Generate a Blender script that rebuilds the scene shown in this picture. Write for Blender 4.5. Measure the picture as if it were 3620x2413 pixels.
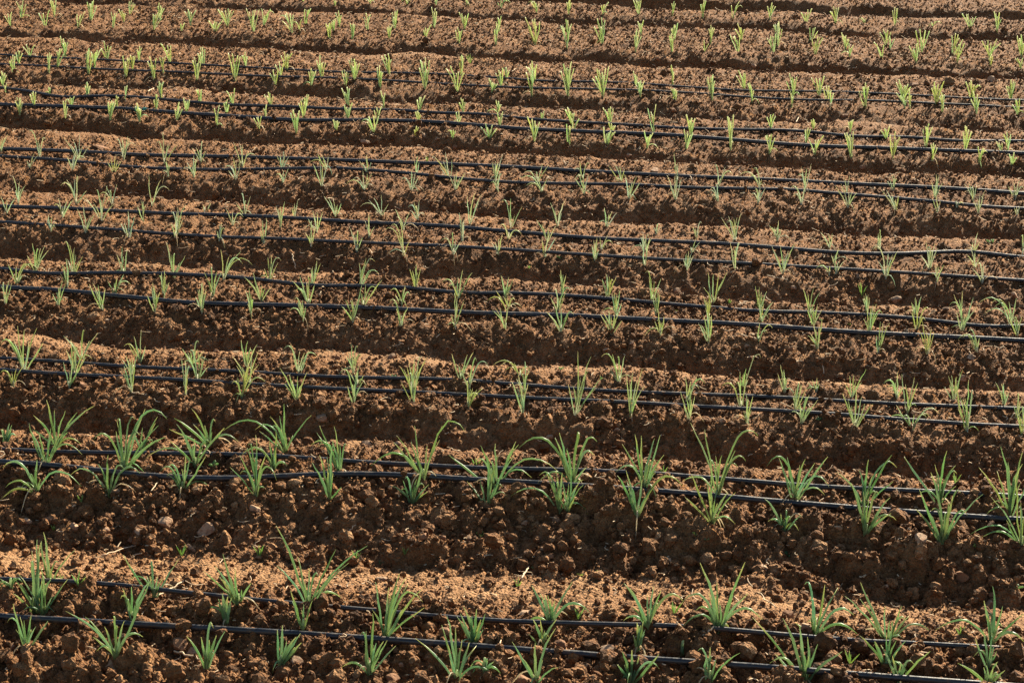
import bpy, math
import numpy as np

for o in list(bpy.data.objects):
    bpy.data.objects.remove(o, do_unlink=True)
SC = bpy.context.scene
COL = SC.collection
rng = np.random.default_rng(11)

# ------------------------------------------------------------------ camera
CAM_H, PITCH, ROLL, YAW = 1.73, math.radians(20.0), math.radians(1.8), math.radians(3.5)
FPX = 4490 / 2352 * 3620                      # focal length in survey pixels (3620 wide)
cam_d = bpy.data.cameras.new('camera')
cam_d.sensor_width = 36.0
cam_d.lens = FPX / 3620 * 36.0
cam_d.clip_start, cam_d.clip_end = 0.05, 2000.0
cam = bpy.data.objects.new('camera', cam_d)
COL.objects.link(cam)
from mathutils import Matrix
RM = (Matrix.Rotation(YAW, 3, 'Z') @ Matrix.Rotation(math.pi / 2 - PITCH, 3, 'X') @ Matrix.Rotation(ROLL, 3, 'Z'))
cam.matrix_world = Matrix.Translation((0, 0, CAM_H)) @ RM.to_4x4()
SC.camera = cam
RMN = np.array(RM)

# ------------------------------------------------------------------ sky, sun, exposure
SUN_EL, SUN_AZ = math.radians(29.0), math.radians(26.0)      # azimuth clockwise from +Y (behind the field, to the right)
world = bpy.data.worlds.new('World')
SC.world = world
world.use_nodes = True
wn = world.node_tree.nodes
sky = wn.new('ShaderNodeTexSky')
sky.sky_type = 'NISHITA'
sky.sun_disc = False
sky.sun_elevation = SUN_EL
sky.sun_rotation = SUN_AZ
bg = wn['Background']
bg.inputs['Strength'].default_value = 0.055
world.node_tree.links.new(sky.outputs[0], bg.inputs[0])
sun_d = bpy.data.lights.new('sun', 'SUN')
sun_d.energy = 5.0
sun_d.angle = math.radians(0.5)
sun_d.color = (1.0, 0.89, 0.69)
sun = bpy.data.objects.new('sun', sun_d)
COL.objects.link(sun)
from mathutils import Vector
SUN_DIR = Vector((math.sin(SUN_AZ) * math.cos(SUN_EL), math.cos(SUN_AZ) * math.cos(SUN_EL), math.sin(SUN_EL)))
sun.rotation_euler = SUN_DIR.to_track_quat('Z', 'Y').to_euler()
vs = SC.view_settings
vs.view_transform, vs.look = 'Standard', 'None'
vs.gamma, vs.exposure, vs.use_curve_mapping = 1.0, 1.85, False

# ------------------------------------------------------------------ survey of the field
# crop grid of the survey: each cell (column, row) is 1207x805 source pixels shown at 2351x1568
CELL = {1: (0, 0), 2: (1207, 0), 3: (2413, 0), 4: (0, 805), 5: (1207, 805), 6: (2413, 805),
        7: (0, 1608), 8: (1207, 1608), 9: (2413, 1608)}
# drip hoses: bed -> (far hose, near hose); (cell, x, y) survey points and thickness
HOSES = {
 'A': [(13, "1:0,385 200,403 600,420 1000,440 1400,465 1800,487 2100,500|2:0,513 300,520 700,527 1050,547 1400,575 1800,585|3:0,610 500,632 1000,648 1500,668 1900,688 2350,700"),
       (14, "1:0,447 300,462 600,485 1000,507 1400,525 1800,540|2:0,557 400,577 800,600 1200,618 1600,628 2000,643|3:0,655 500,675 1000,702 1500,715 2000,732 2350,753")],
 'B': [(19, "1:0,608 250,640 420,682 500,675 700,667 1000,680 1250,703 1600,732 2000,745|2:0,765 300,770 550,782 650,797 900,797 1100,812 1250,832 1600,845 2000,862|3:0,885 400,893 700,893 900,905 1150,935 1500,940 1700,955 1850,975 2350,985"),
       (25, "1:0,738 400,750 900,765 1200,785 1500,797 1800,818 2050,840|2:0,845 300,850 600,862 900,885 1200,907 1500,915 1900,932|3:0,955 500,978 1000,1010 1500,1030 2000,1055 2350,1072")],
 'C': [(25, "1:0,1025 500,1047 900,1072 1400,1090 1800,1107|2:0,1120 400,1133 800,1150 1300,1165 1700,1187|3:0,1230 500,1250 1000,1275 1500,1300 2000,1335 2350,1357"),
       (21, "1:0,1083 400,1105 700,1140 1000,1163 1500,1175 2000,1180|2:0,1185 400,1212 800,1245 1200,1265 1600,1275 2000,1290|3:0,1313 400,1325 800,1333 1000,1353 1400,1378 1800,1412 2100,1440 2350,1447")],
 'D': [(25, "1:0,1437 400,1455 800,1475 1200,1495 1600,1505 2000,1522|5:0,-22 400,0 700,12 1000,38 1400,67 1800,97|6:0,125 400,145 800,172 1100,192 1400,197 1700,187 1970,172 2100,195 2350,222"),
       (22, "4:0,-25 400,5 900,35 1400,65 1900,85|5:0,112 400,135 800,155 1200,172 1600,195 2000,222|6:0,243 400,258 800,275 1200,293 1600,318 2000,345 2350,367")],
 'E': [(25, "4:0,300 200,325 390,350 600,340 900,348 1300,368 1600,380 1900,405 2130,433|5:0,425 300,430 600,450 830,482 1000,475 1300,475 1700,492 2000,510|6:0,540 300,562 550,585 800,580 1100,595 1400,612 1700,645 1900,675 2130,710 2350,692"),
       (32, "4:0,435 400,445 700,475 1000,505 1200,533 1400,545 1800,553|5:0,570 500,590 1000,610 1500,625 2000,655|6:0,672 300,685 700,710 1100,740 1500,762 2000,787 2350,808")],
 'F': [(25, "4:0,922 400,940 800,972 1300,993 1800,1013|5:0,1042 400,1055 800,1075 1200,1102 1700,1135|6:0,1168 500,1185 1000,1213 1500,1235 2000,1258 2350,1277"),
       (27, "4:0,1012 400,1033 900,1048 1300,1068 1700,1098|5:0,1125 400,1135 900,1160 1300,1190 1800,1220|6:0,1250 400,1272 900,1305 1300,1332 1800,1360 2350,1390")],
 'G': [(33, "4:0,1530 500,1548 1000,1562|7:1500,15 2000,37|8:0,60 500,80 1000,110 1500,140 2000,172|9:0,195 500,225 1000,260 1500,288 2000,318 2350,330"),
       (38, "7:0,90 400,112 800,148 1200,172 1500,180 1900,168|8:0,165 400,182 800,212 1200,240 1600,268 2000,300|9:0,322 500,352 1000,378 1500,405 2000,440 2350,460")],
 'H': [(32, "7:0,940 500,968 1000,1008 1500,1042 2000,1072|8:0,1098 500,1130 1000,1160 1500,1195 2000,1235|9:0,1260 500,1285 1000,1312 1500,1333 2000,1370 2350,1395"),
       (42, "7:0,1185 500,1210 1000,1238 1500,1265 2000,1295|8:0,1318 500,1345 1000,1375 1500,1405 2000,1445|9:0,1468 500,1508 1000,1548 1300,1570 2350,1640")]}
# rows of onions, one entry per plant: base x, base y, height, reach left, reach right, leaves
PLANTS = {
 'J': "1:2090,12,20,-5,5,2 2305,40,45,-5,10,3|2:195,30,30,-10,30,3 455,35,40,-15,20,4 648,35,40,-5,10,3 862,40,45,-8,10,4 1095,60,60,-20,70,5 1345,90,80,-60,15,5 1565,95,110,-15,20,5 1800,100,85,-10,40,4 2050,100,110,-40,15,5 2280,110,100,-5,20,4|3:140,120,120,-15,20,5 345,130,120,-10,70,4 600,130,110,-15,40,5 850,150,90,-35,40,4 1055,165,120,-40,20,6 1255,160,30,-40,5,3 1465,175,125,-20,15,5 1725,190,40,-10,60,3 1980,205,110,-55,40,6 2165,220,140,-20,30,5",
 'I': "1:75,185,100,-45,5,4 150,135,140,-40,30,6 310,180,110,-45,30,3 375,120,130,-35,10,5 540,190,110,-10,45,5 625,140,145,-25,40,6 780,190,105,-15,25,5 850,145,80,-35,15,5 895,100,95,-5,35,4 1055,205,120,0,60,6 1095,130,110,-10,35,6 1250,215,55,-5,20,2 1310,175,110,-40,40,7 1480,225,85,-45,55,6 1570,185,125,-70,40,6 1745,225,165,-50,40,6 1815,185,125,-15,75,6 2010,235,145,-90,10,6 2060,215,80,-45,15,2 2105,180,120,-5,35,4 2270,275,120,-25,15,4 2300,220,90,-15,10,4 2335,185,110,-25,15,5|2:180,210,120,-25,20,5 370,200,130,-20,15,6 635,190,140,-15,20,5 850,205,120,-40,25,5 1085,212,100,-20,15,5 1335,310,190,-70,30,7 1555,335,200,-45,30,8 1800,300,180,-60,15,6 2060,250,110,-20,20,5 2290,270,110,-20,25,5 75,270,110,-15,15,5 330,275,100,-15,20,5 580,280,110,-15,40,4 810,300,110,-25,20,5 1065,305,140,-10,20,5 2025,365,165,-10,40,6 2275,355,130,-15,25,6|3:150,360,80,-2,30,2 190,305,130,-10,30,6 385,360,120,-60,10,5 405,275,115,-45,20,5 630,365,130,-50,10,5 655,315,165,-30,30,7 885,290,100,-10,45,4 915,380,130,-25,50,6 1125,345,120,-30,20,6 1150,390,90,-5,25,3 1400,315,110,-45,35,5 1375,400,110,-60,10,3 1430,350,100,-5,30,2 1645,370,170,-40,55,5 1610,430,130,-50,15,7 1860,380,150,-5,70,5 1890,430,140,-10,50,4 2115,400,130,-55,75,7 2120,455,80,-10,15,4 2335,400,160,-30,15,6 2330,470,70,-40,10,4",
 'A': "1:210,395,90,-55,30,4 125,440,90,-15,30,4 90,495,115,-25,10,4 450,400,150,-35,15,6 400,455,120,-10,40,5 335,505,140,-10,20,5 610,515,180,-20,30,6 650,470,130,-25,45,5 735,410,125,-40,30,4 865,540,155,-20,25,5 910,490,110,-30,20,5 960,425,105,-15,15,4 1060,555,165,-45,15,5 1125,500,110,-25,15,4 1170,440,140,-65,5,5 1355,560,180,-30,35,6 1395,450,125,-35,15,5 1615,555,190,-45,40,8 1690,460,100,-25,10,4 1895,580,100,-40,20,4 1930,530,105,-35,20,4 1975,480,125,-40,35,6 2140,590,120,-15,35,5 2215,540,160,-35,25,6|2:85,550,150,-35,40,7 325,510,140,-50,20,6 825,520,140,-15,10,4 1135,540,75,-20,20,5 1330,560,140,-60,15,6 2025,590,100,-15,10,4 2280,600,150,-15,10,5 30,590,110,-25,20,5 265,610,160,-20,20,7 575,620,220,-40,30,9 795,625,170,-75,50,5 1040,640,100,-25,35,7 1100,600,130,-40,10,5 1310,660,180,-40,20,6 1560,665,240,-50,40,9 1800,670,210,-75,40,9 2055,675,120,-25,30,7 2300,695,90,-35,10,6|3:425,615,130,-55,5,6 765,670,165,-50,20,6 945,655,130,-60,30,5 1520,700,150,-50,50,8 1745,715,155,-30,55,7 1985,685,130,-35,70,7 2260,690,140,-30,30,7 205,695,180,-40,15,8 480,710,140,-30,10,5 755,735,90,-10,10,4 995,690,100,-25,30,5 1020,735,110,-15,20,3 1260,740,170,-45,20,7 1535,750,110,-65,15,5 1565,750,130,-5,10,3 1790,770,130,-25,10,5 2025,780,150,-40,20,6 2310,790,110,-40,10,4",
 'B': "1:20,600,110,-20,25,6 35,635,60,-10,10,3 340,655,55,-5,5,3 600,660,95,-15,20,6 865,680,90,-5,10,2 1110,675,115,-25,15,5 1375,700,85,-25,10,3 1600,720,110,-40,15,4 1865,730,95,-45,15,5 2110,735,85,-35,15,5 240,730,100,-35,5,4 490,740,75,-25,20,6 805,740,80,-10,10,4 1075,755,105,-15,15,4 1285,770,95,-20,20,5 1560,780,95,-20,15,4 1825,805,85,-10,10,4 2090,815,120,-35,20,4 135,795,125,-30,20,6 445,815,130,-10,20,5 755,825,130,-10,40,6 960,840,130,-30,10,6 1215,840,135,-10,40,5 1500,870,145,-25,10,4 1780,885,85,-35,20,4 2040,915,160,-40,20,5 2315,910,85,-20,20,4|2:45,730,130,-45,10,6 290,755,130,-20,10,4 540,775,115,-20,35,5 835,780,105,-25,15,5 1075,790,100,-10,25,6 1380,825,60,-5,15,4 1590,870,130,-50,15,6 1855,850,115,-55,15,6 2150,910,190,-40,15,5 45,820,110,-25,30,6 250,835,100,-25,25,5 530,840,75,-20,15,4 805,860,95,-15,20,4 1085,880,110,-10,25,5 1595,905,90,-10,40,3 1860,915,70,-20,25,4 225,915,115,-90,30,5 510,935,65,-10,20,3 770,945,50,-40,15,4 1020,960,110,-60,50,6 1325,975,170,-45,40,6 1565,990,135,-15,15,5 1825,995,120,-20,60,6 2105,1020,120,-20,40,5|3:60,940,150,-35,25,6 605,880,95,-25,35,5 900,890,70,-15,15,5 1155,915,90,-15,20,6 1405,955,85,-40,20,4 1680,1010,155,-25,40,5 1945,1035,170,-15,45,5 2240,1050,140,-30,20,4 585,970,40,-15,20,4 855,985,105,-10,25,4 2195,1045,70,-35,5,3 20,1030,140,-10,50,5 330,1045,255,-20,20,7 600,1055,130,-30,35,4 910,1075,140,-40,60,4 1160,1085,180,-45,15,6 1445,1095,190,-15,50,6 1720,1115,130,-10,35,4 2040,1125,115,-5,60,5 2265,1140,90,-15,35,4",
 'C': "1:5,1045,120,-5,50,4 275,1090,170,-80,40,4 545,1100,180,-110,75,6 850,1100,160,-50,85,6 1130,1125,200,-55,90,5 1380,1125,140,-60,40,5 1670,1150,170,-60,90,6 1945,1170,115,-40,45,6 2250,1170,140,-120,10,4 205,1160,100,-20,60,4 500,1170,130,-40,90,5 785,1185,110,-45,50,6 1155,1215,100,-20,20,4 1335,1220,150,-50,25,5 1625,1240,150,-80,30,6 1950,1260,100,-50,35,5 2215,1280,180,-60,40,4|2:180,1185,120,-60,25,5 515,1210,140,-15,20,4 745,1240,190,-120,15,5 1060,1240,170,-20,50,6 1350,1255,130,-100,80,5 1660,1240,130,-60,50,4 1930,1265,140,-90,20,5 2310,1250,200,-20,5,3 160,1310,140,-130,55,6 480,1310,140,-70,60,5 780,1310,130,-40,70,5 1075,1320,130,-50,30,6 1380,1320,110,-160,40,6 1675,1335,140,-70,30,5 1980,1370,170,-30,80,5 2300,1375,170,-60,40,6|3:245,1300,150,-35,100,5 530,1300,130,-150,15,4 845,1320,190,-50,40,5 1130,1340,130,-40,20,4 1450,1310,110,-40,25,5 1735,1370,170,-20,60,6 2000,1390,130,-60,25,5 2290,1370,120,-50,60,6 240,1390,110,-70,10,6 520,1405,120,-50,50,7 820,1405,110,-80,30,6 1140,1430,150,-90,60,6 1470,1445,140,-100,20,6 1760,1460,140,-40,15,5 2040,1470,160,-40,40,6 2300,1480,60,-15,20,3 1885,1430,40,-5,50,3",
 'D': "1:125,1400,190,-40,50,5 525,1410,180,-110,70,6 775,1410,140,-90,30,5 1045,1425,220,-20,120,4 1410,1460,60,-10,40,2 1685,1480,140,-60,40,4 2030,1500,120,-20,20,3 2310,1490,140,-80,40,5 45,1470,120,-40,60,3 430,1495,130,-60,70,6 700,1520,240,-120,90,6 985,1520,140,-40,20,4 1220,1588,180,-40,60,5 1605,1555,120,-50,70,4 1930,1588,200,-30,30,4 2180,1598,150,-60,40,5 350,1590,110,-30,30,5 590,1608,200,-60,60,5 890,1633,180,-60,40,5 1210,1638,140,-30,50,5 1510,1663,130,-15,40,4 1815,1678,180,-20,20,4 2140,1693,160,-40,40,5|2:275,1490,150,-150,50,5 530,1510,130,-70,5,5 885,1550,230,-20,80,5 1165,1568,200,-60,80,4 1490,1560,180,-50,50,5 1825,1560,130,-15,70,4 190,1633,160,-30,40,4 830,1663,200,-20,15,5 1150,1638,80,-60,90,4 1420,1678,170,-80,60,4 1790,1718,100,-10,80,3 2085,1728,120,-30,50,5 2165,1608,60,-20,40,4 430,1580,140,-60,40,3|5:105,165,170,-50,40,5 430,200,220,-150,40,5 770,180,140,-80,50,5 1080,185,140,-50,30,4 1395,205,170,-15,80,4 1745,230,160,-20,30,5 2085,260,200,-30,40,4|6:100,70,100,-30,30,5 365,100,200,-100,40,6 655,90,140,-60,25,6 1010,140,110,-60,20,4 1355,150,130,-20,15,4 2005,180,150,-10,40,5 2340,185,140,-10,10,4 60,180,110,-5,60,4 1045,240,100,-20,30,3 1700,285,190,-60,60,6 2015,280,150,-60,30,5 25,290,130,-20,50,5 360,290,190,-30,30,6 695,315,210,-80,80,6 1010,330,110,-90,5,2 1055,320,110,-5,60,3 1400,350,200,-90,80,6 1750,375,130,-15,50,5 2065,380,140,-70,10,3",
 'E': "4:245,305,200,-60,90,6 510,330,220,-70,60,6 850,320,190,-45,25,4 1195,350,250,-50,80,4 1540,360,230,-20,200,5 1850,380,190,-30,85,5 2150,410,190,-30,60,5 115,390,140,-60,150,4 465,410,200,-50,15,5 790,450,130,-50,110,5 1125,475,180,-30,40,6 1465,475,190,-60,60,5 1800,510,200,-120,70,6 2125,530,200,-120,40,6 35,530,170,-30,45,6 400,550,190,-40,50,5 705,570,190,-90,20,5 1070,590,210,-55,30,5 1390,590,200,-45,30,6 1730,605,190,-40,15,4 2085,640,160,-90,20,5|5:130,410,200,-10,130,5 515,425,180,-45,30,6 805,490,200,-110,95,6 1130,480,150,-30,50,6 1515,470,180,-15,30,5 1835,480,160,-40,60,5 2140,505,190,-50,60,5 150,540,180,-10,130,5 415,530,130,-80,60,5 1145,570,140,-140,50,5 1490,575,150,-50,90,6 1890,600,170,-30,40,6 2165,600,160,-20,30,5 80,655,260,-80,60,5 410,680,170,-80,50,5 785,690,210,-30,60,5 1130,700,160,-90,20,4 1510,710,170,-100,90,7 1860,735,170,-80,70,7 2195,745,180,-40,25,5|6:210,530,230,-70,100,5 530,570,170,-30,50,6 875,600,190,-45,70,4 1270,590,140,-30,15,6 1605,610,140,-30,40,6 1925,715,280,-90,100,8 2260,670,190,-240,40,6 180,630,190,-40,20,5 540,650,170,-20,85,5 900,680,150,-40,60,5 1285,720,200,-40,90,6 1610,705,150,-30,90,6 2305,750,150,-60,30,5 180,790,240,-70,20,6 520,795,140,-10,100,5 930,830,200,-70,30,6 1345,865,220,-10,80,6 1690,870,230,-60,40,6 2025,855,140,-130,20,6",
 'F': "4:565,905,190,-130,110,6 970,930,230,-120,30,5 1335,960,170,-80,70,5 1700,960,190,-40,70,5 2060,1000,200,-110,120,6 165,985,310,-165,130,7 515,1010,240,-60,120,6 905,1015,180,-70,60,5 1360,1055,220,-100,80,7 1720,1085,240,-120,60,6 95,1095,150,-95,70,4 475,1105,210,-40,110,4 905,1130,230,-70,20,6 1280,1150,250,-30,30,4 1665,1180,240,-70,160,6 2045,1190,230,-120,70,6|5:80,1000,200,-50,60,6 480,1110,200,-80,100,5 820,1045,190,-60,90,4 1230,1030,120,-190,60,6 1910,1070,200,-120,40,5 880,1120,200,-80,130,4 1265,1160,230,-60,30,5 110,1095,150,-60,40,4 85,1200,210,-85,60,5 500,1220,330,-95,85,8 870,1235,170,-10,100,6 1250,1270,260,-80,35,5 1610,1290,440,-50,180,8 1990,1305,340,-30,100,8|6:410,1110,140,-15,40,4 705,1135,190,-50,15,5 920,1140,110,-60,20,5 1165,1170,200,-45,100,5 1475,1180,190,-90,40,5 1870,1185,210,-70,60,7 2215,1215,150,-60,30,5 25,1200,180,-5,130,5 400,1235,340,-130,140,4 770,1275,200,-10,80,5 45,1330,250,-60,40,5 435,1345,200,-15,50,5 820,1350,200,-15,110,5 1190,1365,260,-90,120,6 1550,1285,280,-40,70,5 1580,1390,170,-170,190,8 1960,1405,360,-80,30,7 2300,1310,160,-20,50,4 2340,1430,190,-40,10,5"}
# the big near plants, leaf by leaf: base: tips (a = the leaf arches over before its tip)
TIPS = {
 'G': """4:40,1500:65,1345 115,1435a -30,1400 20,1380
4:385,1495:320,1185 650,1225 230,1290 530,1270 215,1385 560,1490a 465,1405
4:320,1639:200,1345 350,1380 270,1420 565,1560a 210,1390
4:855,1664:805,1330 1000,1245 1150,1315a 1090,1360 640,1465a 1140,1440 800,1400
4:970,1545:1085,1300 1110,1450 1150,1535a 1060,1480
4:1440,1510:1200,1310 1320,1245 1410,1360 1545,1375 1640,1470a 1165,1385
7:1345,81:1215,-214 1340,-114 1000,26a 1540,-180 1165,-100
7:1255,245:1160,85a 1280,0 1450,285a 1420,0 1150,145a
4:1965,1545:1955,1210 2145,1290 1860,1300 1530,1400a 2015,1430 1755,1390a
7:1885,90:1660,6a 1980,86a 1900,-164 1790,-64
7:1765,280:1650,0 1760,-140 1830,0 1905,175a 1700,-50 1735,150
7:2340,130:2140,-69a 2180,-154 2300,-199 2200,-204 2290,-104
7:2270,295:2150,50 2200,0 2290,-70 2350,220 2255,100
7:250,265:20,85a 255,30 560,215a 35,225a 0,310a
7:755,295:745,0 480,140a 965,125a 770,140 700,95 675,60
8:560,160:695,-204 855,-159a 380,-134 360,-89 480,-94 590,-64 200,75a
8:485,330:345,210 435,170a 555,85 570,215a 520,160 595,250
8:1060,255:1060,-79 960,-64 1200,-94 1220,-74 1490,110a 1310,155a 740,0
8:1010,370:865,180 955,165 1000,0 1080,0 1190,0
8:1590,200:1500,-154 1220,-49a 1760,-94a 1640,-109a 1740,0a 1470,-119 1350,195a 1665,170
8:1500,390:1475,105 1520,120 1415,125 1160,435a
8:1555,385:1575,100 1665,205 1640,185 1610,290
8:2085,235:2020,-144 2065,-134 2195,-139 2155,-114 1890,115a 2220,0
8:2035,420:1960,105 1900,140 2070,170 2350,210a
9:240,270:55,-224 520,-134a 0,180a 335,60 435,40a 270,0
9:205,460:15,290 60,130 195,85 175,210 310,255 360,470a 220,315 240,330
9:775,315:665,20 580,75a 720,15 845,25 1000,10 1010,220a 980,275a 910,55
9:700,525:560,295 585,460a 745,450a 800,520a
9:1240,360:1060,115 1215,100 1280,30 1440,0 1475,85a 1335,270a 1270,120
9:1260,545:1160,190 1225,400 1245,250 1430,290 1475,450a 1435,400 1350,270a
9:1770,330:1525,10 1820,-30 1880,70 1890,130a 1710,120 1750,140 1620,270a
9:1790,605:1605,370 1665,350 1725,150 1860,280 1830,330 1960,415a 1630,235
9:2250,430:2040,85 2190,-60 2240,50 2320,100 2340,60 2150,350 2090,410a 2165,110 2340,-20
9:2330,620:2060,565a 2290,140 2330,330 2350,420 1980,545a""",
 'H': """7:1060,985:850,685 1040,745a 1010,830
7:345,915:300,530 315,620 325,700 285,590
7:75,920:0,850 -20,900a 155,875a
7:1640,1025:1535,680 1480,765 1505,835 1730,880 1550,920
7:2120,1040:1900,485 1905,760 2050,700 2195,840a 2350,980a
7:245,1110:215,745a 255,580 280,600 345,860 90,950
7:290,1110:325,905 280,760
7:910,1150:830,985a 905,905 1030,870 940,1030 870,1030a
7:1560,1175:1505,990 1545,980 1570,970 1595,980 1530,950 1585,1000
7:2085,1200:2000,930 2010,1000 2150,1000 2090,1120
7:180,1340:90,1020 215,1100 330,1140 245,1180 110,1200
7:800,1385:720,1180 640,1250 830,1250 1030,870 985,1250a
7:1420,1465:1285,1245 1385,1250 1470,1190a 1550,1210 1490,1240 1440,1270
7:1930,1455:1945,1170 2070,1225 2075,1290 1910,1200 2040,1250
8:1440,1160:1310,895 1590,870 1705,1080a 1470,1000 1275,1150a 1480,1170a 1400,960
8:2110,1180:1945,880 1985,915 2150,900 2200,930 2350,1000a 1940,1140a
8:300,1260:235,870 400,815 445,840 460,880 560,920 560,1010a 210,1060 420,1060 385,900 340,960
8:905,1310:795,1110 840,1040 930,1060 990,1090 975,1200 820,1090 880,1100 960,1130
8:1385,1335:1320,1130 1370,1130 1480,1130 1290,1230 1400,1200
8:2045,1345:2035,1150 2080,1140 2090,1200 2010,1240 2060,1170
8:190,1500:215,1090 170,1210 290,1280 375,1310 0,1465a 240,1290
8:790,1560:725,1105 785,1190 830,1270 510,1260 880,1290 930,1310 1050,1555a
8:1345,1568:1250,1400 1335,1290 1475,1190 1330,1320
8:980,1485:900,1500a 1095,1500a 1050,1420 990,1390
8:1985,1575:1870,1455 1935,1350 2000,1340 2050,1380 2185,1370 1900,1440 2190,1470a 1960,1420
8:2340,1400:2240,1350 2260,1320
9:250,1220:120,740 430,735 205,930 450,950 550,1130a 0,1005a 90,1070a 0,1180a 320,1200a 255,1010
9:910,1245:980,890 1070,910 775,1170 1180,1100a 1195,1290a 820,1210 890,1150
9:1420,1290:1225,875 1220,985 1540,1140a 1695,1280a 1560,1105 1490,1120
9:2120,1310:2075,1000 2135,900 2145,1030 1730,1220a 2350,1090 2200,1180a 2350,1340a
9:840,1585:690,1120 805,1180 600,1430a 640,1370 1100,1350 930,1300 990,1420 820,1330 860,1250
9:1400,1455:1220,1240 1320,1280 1405,1250 1440,1150
9:2110,1475:2015,1260 2000,1390a 2070,1200 2170,1420
9:180,1575:190,1320 395,1360 160,1400 230,1400
9:1480,1595:1445,1380 1500,1440 1705,1350 1540,1440
9:2110,1605:1895,1430 2140,1460 2220,1480 2080,1500"""}
# loose stones (s), flat slabs (f) and big soil lumps (l): x, y, width
STONES = "1:700,985,170f 1205,425,45s 330,850,70l 475,835,80l 785,1320,55s 1205,620,35s|2:165,975,75s 565,930,45s 655,965,40s 780,1020,38s 1980,1075,38s 2285,760,40s 1915,165,36s 1925,1315,75l 2150,1175,70s 2175,410,32s|3:1240,1150,60s 490,455,42s 375,745,80l 1110,800,50s 1585,580,80s 1835,565,110l 1295,55,35s 1535,1300,45s 1075,580,55f 2120,555,55s|4:2215,1295,125s 150,380,62s 885,285,44s 1300,320,50s 2075,195,46s 515,655,40s 320,790,65l 1490,845,45s 1920,840,45s 2320,895,55s 570,1085,78s 660,1085,74l 1530,485,65l 350,535,65l 740,640,42s|5:345,880,55s 1780,370,48l 2310,430,55s 1095,1050,48s 2000,795,38s 1820,845,45s 1580,775,38s 265,320,36s 170,1480,90s 1430,1440,60s 1895,1405,46s 2120,920,60s 330,455,80l 1300,1060,65l 385,1485,60s|6:1470,490,92s 1985,890,78s 2285,465,55s 765,410,50s 1000,890,60l 1925,1035,60s 275,1325,52s 335,1340,52s 1200,330,55s 1505,1505,70l 755,1400,28s 1815,560,45s 445,810,50s 740,840,48s|7:1145,455,105s 1420,500,130s 1750,380,95s 190,455,72s 335,450,100s 505,490,88s 735,530,58s 960,530,80s 1315,640,98s 915,580,85s 800,245,55s 665,225,80l 520,1275,105s 760,1420,140f 1765,1435,190l 1235,1310,110s 1310,1350,110s 85,1310,80s 1030,1150,110l 2035,1410,105s 1990,685,48s 2130,665,58l 1020,90,42s|8:570,560,82s 865,570,74s 695,570,64s 735,400,100l 130,530,115l 1480,450,82s 1260,465,58s 1360,565,56s 1270,1065,130f 1830,375,120l 280,840,110f 880,1505,62s 720,1215,110s 1500,1310,115s 150,240,62s 1040,530,85l 1430,720,66s 2240,730,85s 2160,1310,105l 350,1530,110s 1830,1330,100s 1560,1500,110l 1250,1540,90s 2230,455,85l 1920,635,130l 1390,655,55s 410,1440,45s|9:1640,570,95s 875,570,36s 480,630,46s 1630,725,42s 1915,835,125s 1070,510,62s 535,440,90l 1140,690,105l 1450,700,110l 725,1095,90s 1060,1470,120l 550,770,72s 2135,960,62s 2110,1030,90s 45,720,125l 840,820,110l 330,1095,60s 850,1180,85s 1910,1285,115l 1545,1530,115s 430,1380,95l 1185,1080,45s 300,690,90l 180,690,90l 1440,870,110l 1400,905,55s"
# little weeds: x, y, height, kind (g grass tuft, r leafy rosette, y yellow-green rosette)
WEEDS = "5:1510,975,45r 1290,280,22g 1500,215,40r 1710,680,30r 2305,575,30y 360,1030,45r 1800,1060,40g|6:1145,1515,26y 940,1330,50r 2120,110,60r 1155,670,40y 960,640,35r 1235,470,120g 2310,1300,30g 320,525,35g|7:540,895,110g 405,880,75g 1790,700,110g 1250,690,100g 1470,80,80r 560,320,60g 370,520,45g|8:270,745,50r 1215,905,70g 435,695,60g 100,720,80g 960,560,95y 1770,830,70y 1645,830,60y 1630,1130,90g 1320,780,30r 1680,370,40y 930,80,60g 2210,140,70g 2290,1090,110g|9:2020,650,60y 85,560,50y 165,600,40r 725,690,70r 1150,1430,110g 2310,920,70r 1910,1230,60g 1465,930,30y 1880,190,80g 380,1150,30y|2:885,440,70g 590,1110,40g"
STRAW = "7:1070,990,1275,875 700,705,920,632 600,1362,760,1385 1200,1385,1390,1438 1110,170,1040,260|8:1240,860,1290,775 1950,1300,2030,1260 1130,1240,1090,1340 30,560,100,500|9:140,1255,215,1190 1220,855,1260,845 520,960,640,1060|4:910,1140,1010,1160 2010,200,2040,300|6:400,755,510,790 580,335,690,370|3:1170,490,1200,475 780,850,800,820|2:1175,500,1198,482 1525,1115,1555,1145|1:2270,410,2330,400 1015,640,1060,615"

SC_ = 0.5134                                  # survey cell pixels -> photo pixels


def px(cell, x, y):
    ox, oy = CELL[cell]
    return ox + x * SC_, oy + y * SC_


def ray(u, v):
    d = RMN @ np.array([(u - 1810.0) / FPX, -(v - 1206.5) / FPX, -1.0])
    return d


def on_level(u, v, z=0.0):
    d = ray(u, v)
    t = (z - CAM_H) / d[2]
    return np.array([d[0] * t, d[1] * t, z])


def on_plane(u, v, Y):
    d = ray(u, v)
    t = Y / d[1]
    return np.array([d[0] * t, Y, CAM_H + d[2] * t])


def to_px(P):
    q = RMN.T @ (np.asarray(P) - np.array([0, 0, CAM_H]))
    return 1810 + FPX * q[0] / -q[2], 1206.5 - FPX * q[1] / -q[2]


# ------------------------------------------------------------------ noise
_T = np.random.default_rng(5).random((6, 256, 256)).astype(np.float32)


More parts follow.
